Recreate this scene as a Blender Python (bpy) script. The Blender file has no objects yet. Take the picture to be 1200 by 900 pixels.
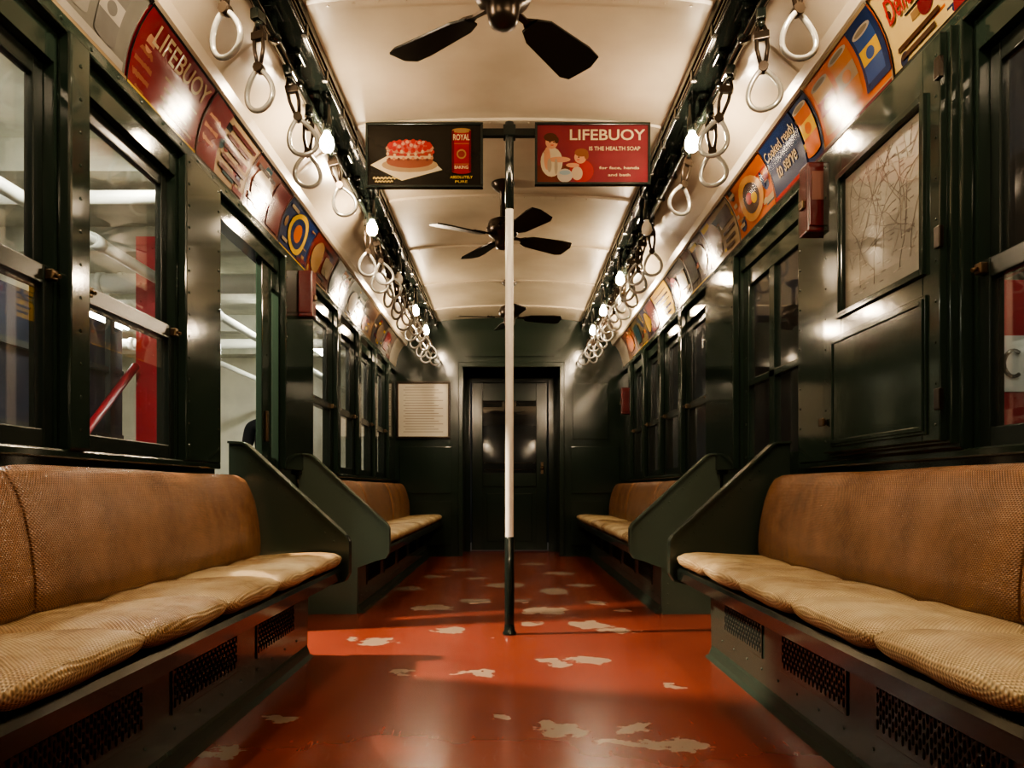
import bpy, bmesh, math, random
from mathutils import Vector, Matrix
random.seed(7)
PI = math.pi
C = bpy.context.scene.collection

# ---------------------------------------------------------------- helpers
MATS = {}
def mat(name, col, rough=0.5, metal=0.0, emit=0.0, bump=0.0, bscale=30.0, spec=0.5, var=0.0, coat=0.0):
    if name in MATS: return MATS[name]
    m = bpy.data.materials.new(name); m.use_nodes = True
    nt = m.node_tree; b = nt.nodes['Principled BSDF']
    b.inputs['Base Color'].default_value = (*col, 1)
    b.inputs['Roughness'].default_value = rough
    b.inputs['Metallic'].default_value = metal
    b.inputs['Specular IOR Level'].default_value = spec
    b.inputs['Coat Weight'].default_value = coat
    if emit:
        b.inputs['Emission Color'].default_value = (*col, 1); b.inputs['Emission Strength'].default_value = emit
    if bump or var:
        tc = nt.nodes.new('ShaderNodeTexCoord'); n = nt.nodes.new('ShaderNodeTexNoise')
        n.inputs['Scale'].default_value = bscale; n.inputs['Detail'].default_value = 4
        nt.links.new(tc.outputs['Object'], n.inputs['Vector'])
        if bump:
            bp = nt.nodes.new('ShaderNodeBump'); bp.inputs['Strength'].default_value = bump; bp.inputs['Distance'].default_value = 0.004
            nt.links.new(n.outputs['Fac'], bp.inputs['Height']); nt.links.new(bp.outputs['Normal'], b.inputs['Normal'])
        if var:
            n2 = nt.nodes.new('ShaderNodeTexNoise'); n2.inputs['Scale'].default_value = 2.2; n2.inputs['Detail'].default_value = 6
            nt.links.new(tc.outputs['Object'], n2.inputs['Vector'])
            r = nt.nodes.new('ShaderNodeValToRGB')
            r.color_ramp.elements[0].position = 0.35; r.color_ramp.elements[1].position = 0.65
            r.color_ramp.elements[0].color = (*[c*(1-var) for c in col], 1); r.color_ramp.elements[1].color = (*[min(1, c*(1+var)) for c in col], 1)
            nt.links.new(n2.outputs['Fac'], r.inputs['Fac']); nt.links.new(r.outputs['Color'], b.inputs['Base Color'])
    MATS[name] = m
    return m

def glass(name, tint=(1,1,1), f0=.04, f1=.7, dirt=0.04):
    m = bpy.data.materials.new(name); m.use_nodes = True; nt = m.node_tree; nt.nodes.clear()
    o = nt.nodes.new('ShaderNodeOutputMaterial'); t = nt.nodes.new('ShaderNodeBsdfTransparent'); t.inputs[0].default_value = (*tint, 1)
    g = nt.nodes.new('ShaderNodeBsdfGlossy'); g.inputs['Roughness'].default_value = 0.01
    d = nt.nodes.new('ShaderNodeBsdfDiffuse'); d.inputs[0].default_value = (.5, .47, .4, 1)
    lw = nt.nodes.new('ShaderNodeLayerWeight'); lw.inputs['Blend'].default_value = .5
    pw = nt.nodes.new('ShaderNodeMath'); pw.operation = 'POWER'; pw.inputs[1].default_value = 4.0
    mr = nt.nodes.new('ShaderNodeMapRange'); mr.inputs['To Min'].default_value = f0; mr.inputs['To Max'].default_value = f1
    nt.links.new(lw.outputs['Facing'], pw.inputs[0]); nt.links.new(pw.outputs[0], mr.inputs['Value'])
    mx = nt.nodes.new('ShaderNodeMixShader'); mx2 = nt.nodes.new('ShaderNodeMixShader')
    n = nt.nodes.new('ShaderNodeTexNoise'); n.inputs['Scale'].default_value = 9
    mt = nt.nodes.new('ShaderNodeMath'); mt.operation = 'MULTIPLY'; mt.inputs[1].default_value = dirt
    nt.links.new(n.outputs['Fac'], mt.inputs[0])
    nt.links.new(mt.outputs[0], mx2.inputs[0]); nt.links.new(t.outputs[0], mx2.inputs[1]); nt.links.new(d.outputs[0], mx2.inputs[2])
    nt.links.new(mr.outputs[0], mx.inputs[0]); nt.links.new(mx2.outputs[0], mx.inputs[1]); nt.links.new(g.outputs[0], mx.inputs[2])
    nt.links.new(mx.outputs[0], o.inputs[0])
    return m

PAINT = mat('dark_green_paint', (0.0145, 0.0255, 0.019), 0.10, bump=0.08, bscale=10, spec=.6)
PAINTD = mat('far_end_shaded_paint', (0.013, 0.023, 0.017), 0.16, bump=0.08, bscale=12, spec=.4)  # wall green with the far end's dimness put into its colour
PAINT2 = mat('lit_bench_green', (0.070, 0.098, 0.076), 0.25, bump=0.12, bscale=18)  # bench green lightened in colour for light falling on the far end panels
PAINT3 = mat('shaded_bench_green', (0.028, 0.041, 0.032), 0.2, bump=0.12, bscale=18)  # same bench green with shade put into its colour
BLACK = mat('black_enamel', (0.010, 0.014, 0.012), 0.11, bump=0.06, bscale=22, spec=.6)
SASH = mat('sash_black_paint', (0.011, 0.017, 0.014), 0.24, bump=0.06, bscale=22, spec=.35)
BLADE = mat('fan_blade_black', (0.007, 0.007, 0.006), 0.34, spec=.3)
IRON = mat('dark_bronze_metal', (0.035, 0.025, 0.018), 0.28, metal=0.7)
STEEL = mat('worn_bracket_steel', (0.10, 0.095, 0.085), 0.25, metal=0.85)
CREAM = mat('cream_ceiling_paint', (0.455, 0.395, 0.305), 0.22, bump=0.14, bscale=7, var=0.10)
WHITE = mat('white_enamel', (0.80, 0.76, 0.68), 0.22)
GRIP = mat('worn_grip_enamel', (0.34, 0.34, 0.32), 0.14, metal=.35, var=.2, spec=.9)
BRASS = mat('aged_brass', (0.12, 0.08, 0.045), 0.35, metal=0.9)
REDBOX = mat('dark_red_paint', (0.085, 0.008, 0.008), 0.25, var=0.2)
REDSTEEL = mat('red_steel_paint', (0.36, 0.012, 0.026), 0.45, var=0.2)
HOLE = mat('vent_hole_black', (0.001, 0.001, 0.001), 0.9)
BULB = mat('lit_bulb_glass', (1.0, 0.78, 0.52), 0.3, emit=345)
BULBOFF = mat('unlit_bulb_glass', (0.75, 0.7, 0.6), 0.12)
SCREAM = mat('station_cream_paint', (0.74, 0.71, 0.58), 0.55, var=0.10)
SCEIL = mat('station_ceiling_paint', (0.46, 0.46, 0.37), 0.6, var=0.25)
SGREY = mat('station_pipe_grey', (0.70, 0.71, 0.62), 0.4)
SNAVY = mat('station_dark_blue', (0.012, 0.016, 0.03), 0.5, var=0.3)
SDARK = mat('station_dark_steel', (0.03, 0.035, 0.032), 0.5, var=0.2)
SFLOOR = mat('platform_concrete', (0.25, 0.24, 0.22), 0.6, var=0.15)
TUBE = mat('fluorescent_tube', (1.0, 0.98, 0.85), 0.3, emit=160)
TUBEFILL = mat('added_fill_tube', (0.95, 1.0, 0.86), 0.3, emit=48)  # glow for the added fill light beyond the right windows
GLASS = glass('window_glass', f0=.05, f1=.8)
GLASSD = glass('dark_door_glass', (0.6, 0.62, 0.6), f0=.2)
GLASSM = glass('map_glass', f0=.05, f1=.45, dirt=.03)

def box(bm, x0, x1, y0, y1, z0, z1, bev=0.0, mi=0):
    x0, x1 = min(x0, x1), max(x0, x1); y0, y1 = min(y0, y1), max(y0, y1)
    M = Matrix.Translation(((x0+x1)/2, (y0+y1)/2, (z0+z1)/2)) @ Matrix.Diagonal((x1-x0, y1-y0, z1-z0, 1))
    r = bmesh.ops.create_cube(bm, size=1, matrix=M); vs = r['verts']
    fs = set(f for v in vs for f in v.link_faces)
    for f in fs: f.material_index = mi
    if bev:
        es = list(set(e for v in vs for e in v.link_edges))
        q = bmesh.ops.bevel(bm, geom=es, offset=bev, segments=2, affect='EDGES', profile=0.6)
        for f in q['faces']: f.material_index = mi

def tube(bm, pts, r, seg=8, closed=False, mi=0, cap=True):
    pts = [Vector(p) for p in pts]; n = len(pts); rings = []
    prev = None
    for i, p in enumerate(pts):
        if closed: t = pts[(i+1) % n]-pts[i-1]
        else: t = pts[min(i+1, n-1)]-pts[max(i-1, 0)]
        t.normalize()
        if prev is None:
            a = Vector((0, 0, 1)) if abs(t.z) < 0.9 else Vector((0, 1, 0))
            u = t.cross(a).normalized()
        else:
            u = (prev-t*prev.dot(t)).normalized()
        prev = u; w = t.cross(u)
        rr = r[i] if isinstance(r, (list, tuple)) else r
        rings.append([bm.verts.new(p+rr*(math.cos(2*PI*k/seg)*u+math.sin(2*PI*k/seg)*w)) for k in range(seg)])
    m = n if closed else n-1
    for i in range(m):
        A, B = rings[i], rings[(i+1) % n]
        for k in range(seg):
            f = bm.faces.new((A[k], A[(k+1) % seg], B[(k+1) % seg], B[k])); f.smooth = True; f.material_index = mi
    if not closed and cap:
        f = bm.faces.new(rings[0]); f.material_index = mi
        f = bm.faces.new(rings[-1][::-1]); f.material_index = mi

def lathe(bm, prof, c=(0, 0, 0), seg=20, mi=0):   # prof: (r,z)
    rings = [[bm.verts.new((c[0]+max(r, 1e-4)*math.cos(2*PI*k/seg), c[1]+max(r, 1e-4)*math.sin(2*PI*k/seg), c[2]+z)) for k in range(seg)] for r, z in prof]
    for A, B in zip(rings, rings[1:]):
        for k in range(seg):
            f = bm.faces.new((A[k], A[(k+1) % seg], B[(k+1) % seg], B[k])); f.smooth = True; f.material_index = mi

def prism(bm, poly, a0, a1, axis='y', mi=0, bev=0):
    def P(u, v, a):
        return {'y': (u, a, v), 'x': (a, u, v), 'z': (u, v, a)}[axis]
    A = [bm.verts.new(P(u, v, a0)) for u, v in poly]; B = [bm.verts.new(P(u, v, a1)) for u, v in poly]
    n = len(poly); fs = [bm.faces.new(A), bm.faces.new(B[::-1])]
    for i in range(n): fs.append(bm.faces.new((A[i], B[i], B[(i+1) % n], A[(i+1) % n])))
    for f in fs: f.material_index = mi
    if bev:
        es = [e for f in fs[:2] for e in f.edges]
        bmesh.ops.bevel(bm, geom=es, offset=bev, segments=2, affect='EDGES', profile=0.6)

def rivet(bm, p, n, r=0.006, mi=0):
    n = Vector(n).normalized(); a = Vector((0, 0, 1)) if abs(n.z) < .9 else Vector((0, 1, 0))
    u = n.cross(a).normalized(); w = n.cross(u); p = Vector(p)
    A = [bm.verts.new(p+r*(math.cos(k*PI/3)*u+math.sin(k*PI/3)*w)) for k in range(6)]
    B = [bm.verts.new(p+.7*r*(math.cos(k*PI/3)*u+math.sin(k*PI/3)*w)+n*r*.6) for k in range(6)]
    for k in range(6):
        f = bm.faces.new((A[k], A[(k+1) % 6], B[(k+1) % 6], B[k])); f.smooth = True; f.material_index = mi
    f = bm.faces.new(B); f.material_index = mi

def obj(name, bm, m, parent=None, recalc=True):
    if recalc: bmesh.ops.recalc_face_normals(bm, faces=bm.faces)
    me = bpy.data.meshes.new(name); bm.to_mesh(me); bm.free()
    o = bpy.data.objects.new(name, me); C.objects.link(o)
    for mm in (m if isinstance(m, (list, tuple)) else [m]): me.materials.append(mm)
    if parent: o.parent = parent
    return o
def thing(name, label, cat, loc=(0, 0, 0), group=None, rot=(0, 0, 0)):
    o = bpy.data.objects.new(name, None); C.objects.link(o); o.empty_display_size = .05
    o.location = loc; o.rotation_euler = rot; o['label'] = label; o['category'] = cat
    if group: o['group'] = group
    return o
def tag(o, label, cat, group=None):
    o['label'] = label; o['category'] = cat
    if group: o['group'] = group
    return o
def struct(name, bm, m, label=None, cat=None, recalc=True):
    o = obj(name, bm, m, recalc=recalc); o['kind'] = 'structure'
    o['label'] = label or name.replace('_', ' '); o['category'] = cat or name.split('_')[0]
    return o
def sempty(name, label, cat):
    o = bpy.data.objects.new(name, None); C.objects.link(o); o['kind'] = 'structure'; o['label'] = label; o['category'] = cat
    return o
def dup(root, loc, rot, label, group=None):
    r = root.copy(); C.objects.link(r); r.location = loc; r.rotation_euler = rot; r['label'] = label
    if group: r['group'] = group
    for ch in list(root.children):
        c = ch.copy(); C.objects.link(c); c.parent = r
        for g in ch.children:
            d = g.copy(); C.objects.link(d); d.parent = c
    return r
NB = bmesh.new
TXT = {}
def text_mesh(s, bold=0.012, shear=0):
    k = (s, bold, shear)
    if k in TXT: return TXT[k]
    cu = bpy.data.curves.new('t', 'FONT'); cu.body = s; cu.align_x = 'CENTER'; cu.align_y = 'CENTER'; cu.offset = bold; cu.resolution_u = 3; cu.shear = shear
    o = bpy.data.objects.new('t', cu); C.objects.link(o)
    dg = bpy.context.evaluated_depsgraph_get(); me = bpy.data.meshes.new_from_object(o.evaluated_get(dg))
    vs = [tuple(v.co) for v in me.vertices]; fs = [tuple(p.vertices) for p in me.polygons]
    bpy.data.objects.remove(o); bpy.data.curves.remove(cu); bpy.data.meshes.remove(me)
    x0 = min(v[0] for v in vs); x1 = max(v[0] for v in vs); y0 = min(v[1] for v in vs); y1 = max(v[1] for v in vs)
    vs = [((v[0]-(x0+x1)/2)/(x1-x0), (v[1]-(y0+y1)/2)/(y1-y0)) for v in vs]   # unit box
    TXT[k] = (vs, fs); return TXT[k]
def put_text(bm, s, cx, cy, w, h, F, off, mi=0, shear=0):
    vs, fs = text_mesh(s, shear=shear)
    V = [bm.verts.new(F(cx+v[0]*w, cy+v[1]*h, off)) for v in vs]
    for f in fs:
        try: q = bm.faces.new([V[i] for i in f]); q.material_index = mi
        except ValueError: pass
def put_rect(bm, x0, y0, x1, y1, F, off, mi=0, n=6):
    R = [[bm.verts.new(F(x0+(x1-x0)*i/2, y0+(y1-y0)*j/n, off)) for i in range(3)] for j in range(n+1)]
    for j in range(n):
        for i in range(2):
            f = bm.faces.new((R[j][i], R[j][i+1], R[j+1][i+1], R[j+1][i])); f.material_index = mi; f.smooth = True
def put_ell(bm, cx, cy, rx, ry, F, off, mi=0, n=20):
    c = bm.verts.new(F(cx, cy, off)); prev = None
    for q in range(1, 5):
        ring = [bm.verts.new(F(cx+rx*q/4*math.cos(2*PI*k/n), cy+ry*q/4*math.sin(2*PI*k/n), off)) for k in range(n)]
        for k in range(n):
            f = bm.faces.new((c, ring[k], ring[(k+1) % n]) if prev is None else (prev[k], ring[k], ring[(k+1) % n], prev[(k+1) % n])); f.material_index = mi; f.smooth = True
        prev = ring
def put_poly(bm, pts, F, off, mi=0):
    f = bm.faces.new([bm.verts.new(F(x, y, off)) for x, y in pts]); f.material_index = mi
def pcol(c):
    return mat('print_%02x%02x%02x' % tuple(int(v*999) for v in c), c, 0.15, var=0.25, spec=.25)

# ---------------------------------------------------------------- dimensions
WX = 1.27; Y0 = -4.2; Y1 = 8.25; WB = 0.86; WT = 1.94; WTOP = 2.066
# ---------------------------------------------------------------- floor material
def floor_mat():
    m = bpy.data.materials.new('worn_red_floor'); m.use_nodes = True; nt = m.node_tree; b = nt.nodes['Principled BSDF']; L = nt.links.new
    tc = nt.nodes.new('ShaderNodeTexCoord'); n = nt.nodes.new('ShaderNodeTexNoise'); n.inputs['Scale'].default_value = 7; n.inputs['Detail'].default_value = 9; n.inputs['Roughness'].default_value = .62
    L(tc.outputs['Object'], n.inputs['Vector'])
    sub = nt.nodes.new('ShaderNodeVectorMath'); sub.operation = 'SUBTRACT'; sub.inputs[1].default_value = (.5, .5, .5); L(n.outputs['Color'], sub.inputs[0])
    sc = nt.nodes.new('ShaderNodeVectorMath'); sc.operation = 'MULTIPLY'; sc.inputs[1].default_value = (.36, .36, 0); L(sub.outputs[0], sc.inputs[0])
    ad = nt.nodes.new('ShaderNodeVectorMath'); ad.operation = 'ADD'; L(tc.outputs['Object'], ad.inputs[0]); L(sc.outputs[0], ad.inputs[1])
    spots = [(440,752,40,10),(412,748,16,6),(527,738,34,9),(505,712,50,8),(560,704,40,6),(640,716,60,10),(690,733,44,9),(725,739,40,7),(648,693,34,7),(625,661,30,3),(480,690,40,6),
             (560,790,60,6),(648,776,34,9),(690,773,44,9),(740,870,110,7),(655,855,40,20),(745,853,40,13),(795,872,70,8),(785,803,30,6),(270,878,44,9),(470,787,36,4),(335,840,36,8),(430,700,50,5),(590,686,50,5),(655,672,36,4),(700,706,30,5),(540,668,36,3),(590,838,24,4),
             (610,704,24,4),(560,678,30,3),(505,676,30,3),(680,686,26,4),(620,730,22,4),(730,715,26,4)]
    last = None
    for px, py, w, h in spots:
        d = 870*.75/(py-573); X = (px-597)*d/870; rx = w/2*d/870; ry = max(h/2*d*d/(870*.75), .035)
        s = nt.nodes.new('ShaderNodeVectorMath'); s.operation = 'SUBTRACT'; s.inputs[1].default_value = (X, d, 0); L(ad.outputs[0], s.inputs[0])
        q = nt.nodes.new('ShaderNodeVectorMath'); q.operation = 'MULTIPLY'; q.inputs[1].default_value = (1/rx, 1/ry, 0); L(s.outputs[0], q.inputs[0])
        l = nt.nodes.new('ShaderNodeVectorMath'); l.operation = 'LENGTH'; L(q.outputs[0], l.inputs[0])
        if last is None: last = l.outputs['Value']
        else:
            mn = nt.nodes.new('ShaderNodeMath'); mn.operation = 'MINIMUM'; L(last, mn.inputs[0]); L(l.outputs['Value'], mn.inputs[1]); last = mn.outputs[0]
    r = nt.nodes.new('ShaderNodeMapRange'); r.inputs['From Min'].default_value = .90; r.inputs['From Max'].default_value = 1.04; r.inputs['To Min'].default_value = 1; r.inputs['To Max'].default_value = 0
    L(last, r.inputs['Value'])
    n5 = nt.nodes.new('ShaderNodeTexNoise'); n5.inputs['Scale'].default_value = 4.2; n5.inputs['Detail'].default_value = 7; n5.inputs['Roughness'].default_value = .6; L(tc.outputs['Object'], n5.inputs['Vector'])
    r5 = nt.nodes.new('ShaderNodeMapRange'); r5.inputs['From Min'].default_value = .695; r5.inputs['From Max'].default_value = .705; L(n5.outputs['Fac'], r5.inputs['Value'])
    mxm = nt.nodes.new('ShaderNodeMath'); mxm.operation = 'MAXIMUM'; L(r.outputs[0], mxm.inputs[0]); L(r5.outputs[0], mxm.inputs[1])
    n2 = nt.nodes.new('ShaderNodeTexNoise'); n2.inputs['Scale'].default_value = 1.8; n2.inputs['Detail'].default_value = 4; L(tc.outputs['Object'], n2.inputs['Vector'])
    cr = nt.nodes.new('ShaderNodeValToRGB'); e = cr.color_ramp.elements
    e[0].position = .3; e[0].color = (.135, .026, .016, 1); e[1].position = .7; e[1].color = (.188, .037, .022, 1)
    L(n2.outputs['Fac'], cr.inputs['Fac'])
    mp = nt.nodes.new('ShaderNodeMapping'); mp.inputs['Scale'].default_value = (14, 2.2, 1); mp.inputs['Rotation'].default_value = (0, 0, .35); L(tc.outputs['Object'], mp.inputs['Vector'])
    n4 = nt.nodes.new('ShaderNodeTexNoise'); n4.inputs['Scale'].default_value = 2.5; n4.inputs['Detail'].default_value = 8; n4.inputs['Roughness'].default_value = .7; L(mp.outputs[0], n4.inputs['Vector'])
    r4 = nt.nodes.new('ShaderNodeMapRange'); r4.inputs['From Min'].default_value = .58; r4.inputs['From Max'].default_value = .75; r4.inputs['To Max'].default_value = .45; L(n4.outputs['Fac'], r4.inputs['Value'])
    m0 = nt.nodes.new('ShaderNodeMix'); m0.data_type = 'RGBA'; L(r4.outputs[0], m0.inputs[0]); L(cr.outputs[0], m0.inputs[6]); m0.inputs[7].default_value = (.20, .085, .06, 1)
    mx = nt.nodes.new('ShaderNodeMix'); mx.data_type = 'RGBA'; L(mxm.outputs[0], mx.inputs[0]); L(m0.outputs[2], mx.inputs[6]); mx.inputs[7].default_value = (.235, .17, .125, 1)
    L(mx.outputs[2], b.inputs['Base Color'])
    b.inputs['Roughness'].default_value = .24
    n3 = nt.nodes.new('ShaderNodeTexNoise'); n3.inputs['Scale'].default_value = 5; n3.inputs['Detail'].default_value = 2; L(tc.outputs['Object'], n3.inputs['Vector'])
    bp = nt.nodes.new('ShaderNodeBump'); bp.inputs['Strength'].default_value = .08; bp.inputs['Distance'].default_value = .004; L(n3.outputs['Fac'], bp.inputs['Height']); L(bp.outputs[0], b.inputs['Normal'])
    return m
def rattan(name, c1, c2, back):
    m = bpy.data.materials.new(name); m.use_nodes = True; nt = m.node_tree; b = nt.nodes['Principled BSDF']; L = nt.links.new
    tc = nt.nodes.new('ShaderNodeTexCoord'); sp = nt.nodes.new('ShaderNodeSeparateXYZ'); L(tc.outputs['Object'], sp.inputs[0])
    def M(op, a, bb=None):
        n = nt.nodes.new('ShaderNodeMath'); n.operation = op
        for i, v in enumerate((a, bb)):
            if v is None: continue
            if isinstance(v, (int, float)): n.inputs[i].default_value = v
            else: L(v, n.inputs[i])
        return n.outputs[0]
    k = 2*PI/.009
    q = sp.outputs['Z'] if back else sp.outputs['X']
    s1 = M('SINE', M('MULTIPLY', sp.outputs['Y'], k)); s2 = M('SINE', M('MULTIPLY', q, k))
    h = M('MULTIPLY', s1, s2)
    s3 = M('SINE', M('MULTIPLY', q, k*2)); h2 = M('ADD', M('MULTIPLY', h, .7), M('MULTIPLY', s3, .3))
    oi = nt.nodes.new('ShaderNodeObjectInfo'); n = nt.nodes.new('ShaderNodeTexNoise'); n.inputs['Scale'].default_value = 5; n.inputs['Detail'].default_value = 6; n.inputs['Roughness'].default_value = .65; L(tc.outputs['Object'], n.inputs['Vector'])
    bp = nt.nodes.new('ShaderNodeBump'); bp.inputs['Strength'].default_value = .75; bp.inputs['Distance'].default_value = .0022; L(h2, bp.inputs['Height'])
    nw = nt.nodes.new('ShaderNodeTexNoise'); nw.inputs['Scale'].default_value = 6; nw.inputs['Detail'].default_value = 3; nw.inputs['Distortion'].default_value = .8; L(tc.outputs['Object'], nw.inputs['Vector'])
    b2 = nt.nodes.new('ShaderNodeBump'); b2.inputs['Strength'].default_value = .25 if back else .38; b2.inputs['Distance'].default_value = .03; L(nw.outputs['Fac'], b2.inputs['Height']); L(b2.outputs[0], bp.inputs['Normal'])
    L(bp.outputs[0], b.inputs['Normal'])
    fac = M('ADD', M('MULTIPLY', oi.outputs['Random'], .6), M('MULTIPLY', M('SUBTRACT', n.outputs['Fac'], .37), 2.0))
    mx = nt.nodes.new('ShaderNodeMix'); mx.data_type = 'RGBA'; L(fac, mx.inputs[0]); mx.inputs[6].default_value = (*c1, 1); mx.inputs[7].default_value = (*c2, 1)
    mr = nt.nodes.new('ShaderNodeMapRange'); mr.inputs['From Min'].default_value = -.9; mr.inputs['From Max'].default_value = .8; mr.inputs['To Min'].default_value = .48; mr.inputs['To Max'].default_value = 1.22; L(h2, mr.inputs['Value'])
    ml = nt.nodes.new('ShaderNodeVectorMath'); ml.operation = 'SCALE'; L(mx.outputs[2], ml.inputs[0]); L(mr.outputs[0], ml.inputs['Scale'])
    L(ml.outputs[0], b.inputs['Base Color']); b.inputs['Roughness'].default_value = .24; b.inputs['Specular IOR Level'].default_value = .6
    return m
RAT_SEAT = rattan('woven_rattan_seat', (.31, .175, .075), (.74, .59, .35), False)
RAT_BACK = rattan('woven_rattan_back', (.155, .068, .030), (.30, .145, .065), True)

# ---------------------------------------------------------------- shell
bm = NB(); box(bm, -1.33, 1.33, Y0, 9.0, -.06, 0); struct('floor', bm, floor_mat(), 'red painted car floor with worn beige patches', 'floor')

def cove(s, v, off=0.0):
    A = Vector((1.262, 2.072)); B = Vector((1.16, 2.35)); K = Vector((1.252, 2.245))
    p = A*(1-v)**2+K*2*v*(1-v)+B*v*v; t = ((K-A)*(1-v)+(B-K)*v).normalized(); n = Vector((-t.y, t.x))
    if n.x > 0: n = -n
    p = p+n*off
    return s*p.x, p.y
prof = []
for i in range(9): x, z = cove(1, i/8, -.004); prof.append((x, z))
prof = [(1.275, 2.05)]+prof+[(1.14, 2.375), (1.06, 2.45), (.99, 2.505), (.92, 2.55), (.92, 2.605), (.79, 2.605)]
AH = .042
def az(x): return 2.61+AH*max(0, 1-(x/.78)**2)**.7
arch = [(.78*math.cos(PI*i/24), az(.78*math.cos(PI*i/24))) for i in range(25)]
full = prof+arch+[(-x, z) for x, z in prof[::-1]]
bm = NB(); ys = [Y0, 1.0, 4.0, 9.0]
R = [[bm.verts.new((x, y, z)) for x, z in full] for y in ys]
for A, B in zip(R, R[1:]):
    for i in range(len(full)-1):
        f = bm.faces.new((A[i], A[i+1], B[i+1], B[i])); f.smooth = True
struct('ceiling', bm, CREAM, 'glossy cream arched car ceiling with sloped side panels', 'ceiling', recalc=False)
n = 1
for yy in (.9, 1.88, 2.86, 3.83, 4.81, 5.79, 6.77, 7.7):
    bm = NB(); hw = .022; dz = .012
    A = [bm.verts.new((x*.995, yy-hw, z-dz)) for x, z in arch]; B = [bm.verts.new((x*.995, yy+hw, z-dz)) for x, z in arch]
    D = [bm.verts.new((x*.995, yy-hw-.006, z)) for x, z in arch]; E = [bm.verts.new((x*.995, yy+hw+.006, z)) for x, z in arch]
    for i in range(24):
        for P, Q in ((D, A), (A, B), (B, E)): bm.faces.new((P[i], P[i+1], Q[i+1], Q[i]))
    for x in [-.7+.1*k for k in range(15)]: rivet(bm, (x, yy, az(x)-dz), (0, 0, -1), .007)
    struct('trim_%d' % n, bm, CREAM, 'riveted cream ceiling rib', 'ceiling rib', recalc=True); n += 1
for s, side in ((-1, 'left'), (1, 'right')):
    bm = NB(); box(bm, s*.785, s*.915, Y0, Y1, 2.565, 2.612, .006)
    prism(bm, [(s*.915, 2.60), (s*.945, 2.525), (s*.935, 2.522), (s*.905, 2.57)], Y0, Y1)
    for k in range(60):
        y = Y0+.2*k+.1
        if y < 8.1: rivet(bm, (s*.80, y, 2.565), (0, 0, -1), .008); rivet(bm, (s*.90, y, 2.565), (0, 0, -1), .008)
    struct('trim_%d' % n, bm, BLACK, 'long black lamp beam along the %s side of the ceiling' % side, 'lamp beam'); n += 1
    bm = NB(); box(bm, s*1.238, s*1.285, Y0, Y1, 2.03, 2.075, .008)
    for k in range(80): rivet(bm, (s*1.238, Y0+.15*k+.1, 2.052), (-s, 0, 0), .007)
    struct('trim_%d' % n, bm, PAINT, 'dark moulding under the %s advert cards' % side, 'moulding'); n += 1
    bm = NB(); prism(bm, [(s*1.165, 2.335), (s*1.145, 2.34), (s*1.128, 2.375), (s*1.14, 2.39)], Y0, Y1)
    struct('trim_%d' % n, bm, CREAM, 'cream moulding above the %s advert cards' % side, 'moulding'); n += 1
    bm = NB(); yy = -1.0
    while yy < 8.2:
        pts = [(s*1.135, 2.373), (s*1.058, 2.446), (s*.988, 2.50), (s*.95, 2.527)]
        A = [bm.verts.new((x, yy-.012, z)) for x, z in pts]; B = [bm.verts.new((x, yy+.012, z)) for x, z in pts]
        for i in range(3): bm.faces.new((A[i], A[i+1], B[i+1], B[i]))
        yy += .98
    struct('trim_%d' % n, bm, CREAM, 'cream seams of the %s sloped ceiling panel' % side, 'seam'); n += 1

LW = [(.70, 1.32), (1.45, 2.07), (2.20, 2.82), (4.70, 5.32), (5.45, 6.07), (6.20, 6.82), (6.95, 7.57)]
RW = [(.65, 1.27), (1.40, 2.01), (4.70, 5.32), (5.45, 6.07), (6.20, 6.82), (6.95, 7.57)]
DOOR = (3.20, 4.08)
for s, side, W in ((-1, 'left', LW), (1, 'right', RW)):
    bm = NB(); opens = sorted(W+[DOOR]); y = Y0
    for a, b in opens+[(Y1+.05, None)]:
        box(bm, s*WX, s*1.34, y, a, 0, WTOP+.02)
        if b is None: break
        box(bm, s*WX, s*1.34, a, b, WT, WTOP+.02)
        if (a, b) != DOOR: box(bm, s*WX, s*1.34, a, b, 0, WB)
        y = b
    box(bm, s*1.243, s*1.275, Y0, 3.20, .835, .862, .006); box(bm, s*1.243, s*1.275, 4.4, Y1, .835, .862, .006)
    piers = []; y = .4
    for a, b in opens+[(7.75, None)]:
        piers.append((y, a)); 
        if b is None: break
        y = b
    for a, b in piers:
        w = b-a
        if w > .3:
            box(bm, s*1.235, s*WX, a+.02, b-.02, .86, 2.04, .006)
            for k in range(14):
                for yy in (a+.045, b-.045): rivet(bm, (s*1.235, yy, .92+k*.084), (-s, 0, 0), .006)
        else:
            box(bm, s*1.232, s*WX, a+.015, b-.015, .86, 2.04, .008)
            for k in range(12): rivet(bm, (s*1.232, (a+b)/2, .92+k*.095), (-s, 0, 0), .006)
    struct('wall_'+side, bm, PAINT, 'dark green riveted %s side wall of the car' % side, 'wall')
bm = NB(); box(bm, -1.34, 1.34, Y0-.05, Y0, 0, 2.7); struct('wall_back', bm, PAINT, 'dark green wall at the near end of the car', 'wall')
XL, XR = -.52, .56
bm = NB()
box(bm, -1.27, XL, Y1, Y1+.05, 0, 2.64); box(bm, XR, 1.27, Y1, Y1+.05, 0, 2.64); box(bm, XL, XR, Y1, Y1+.05, 2.10, 2.69)
box(bm, XL-.04, XL, Y1+.05, 8.95, 0, 2.69); box(bm, XR, XR+.04, Y1+.05, 8.95, 0, 2.69); box(bm, XL, XR, Y1, 8.95, 2.28, 2.32)
box(bm, XL, -.47, 8.9, 8.95, 0, 2.3); box(bm, .47, XR, 8.9, 8.95, 0, 2.3); box(bm, -.47, .47, 8.9, 8.95, 2.03, 2.3)
for x0, x1 in ((XL-.05, XL+.005), (XR-.005, XR+.05)): box(bm, x0, x1, Y1-.025, Y1+.01, 0, 2.12, .008)
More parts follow.
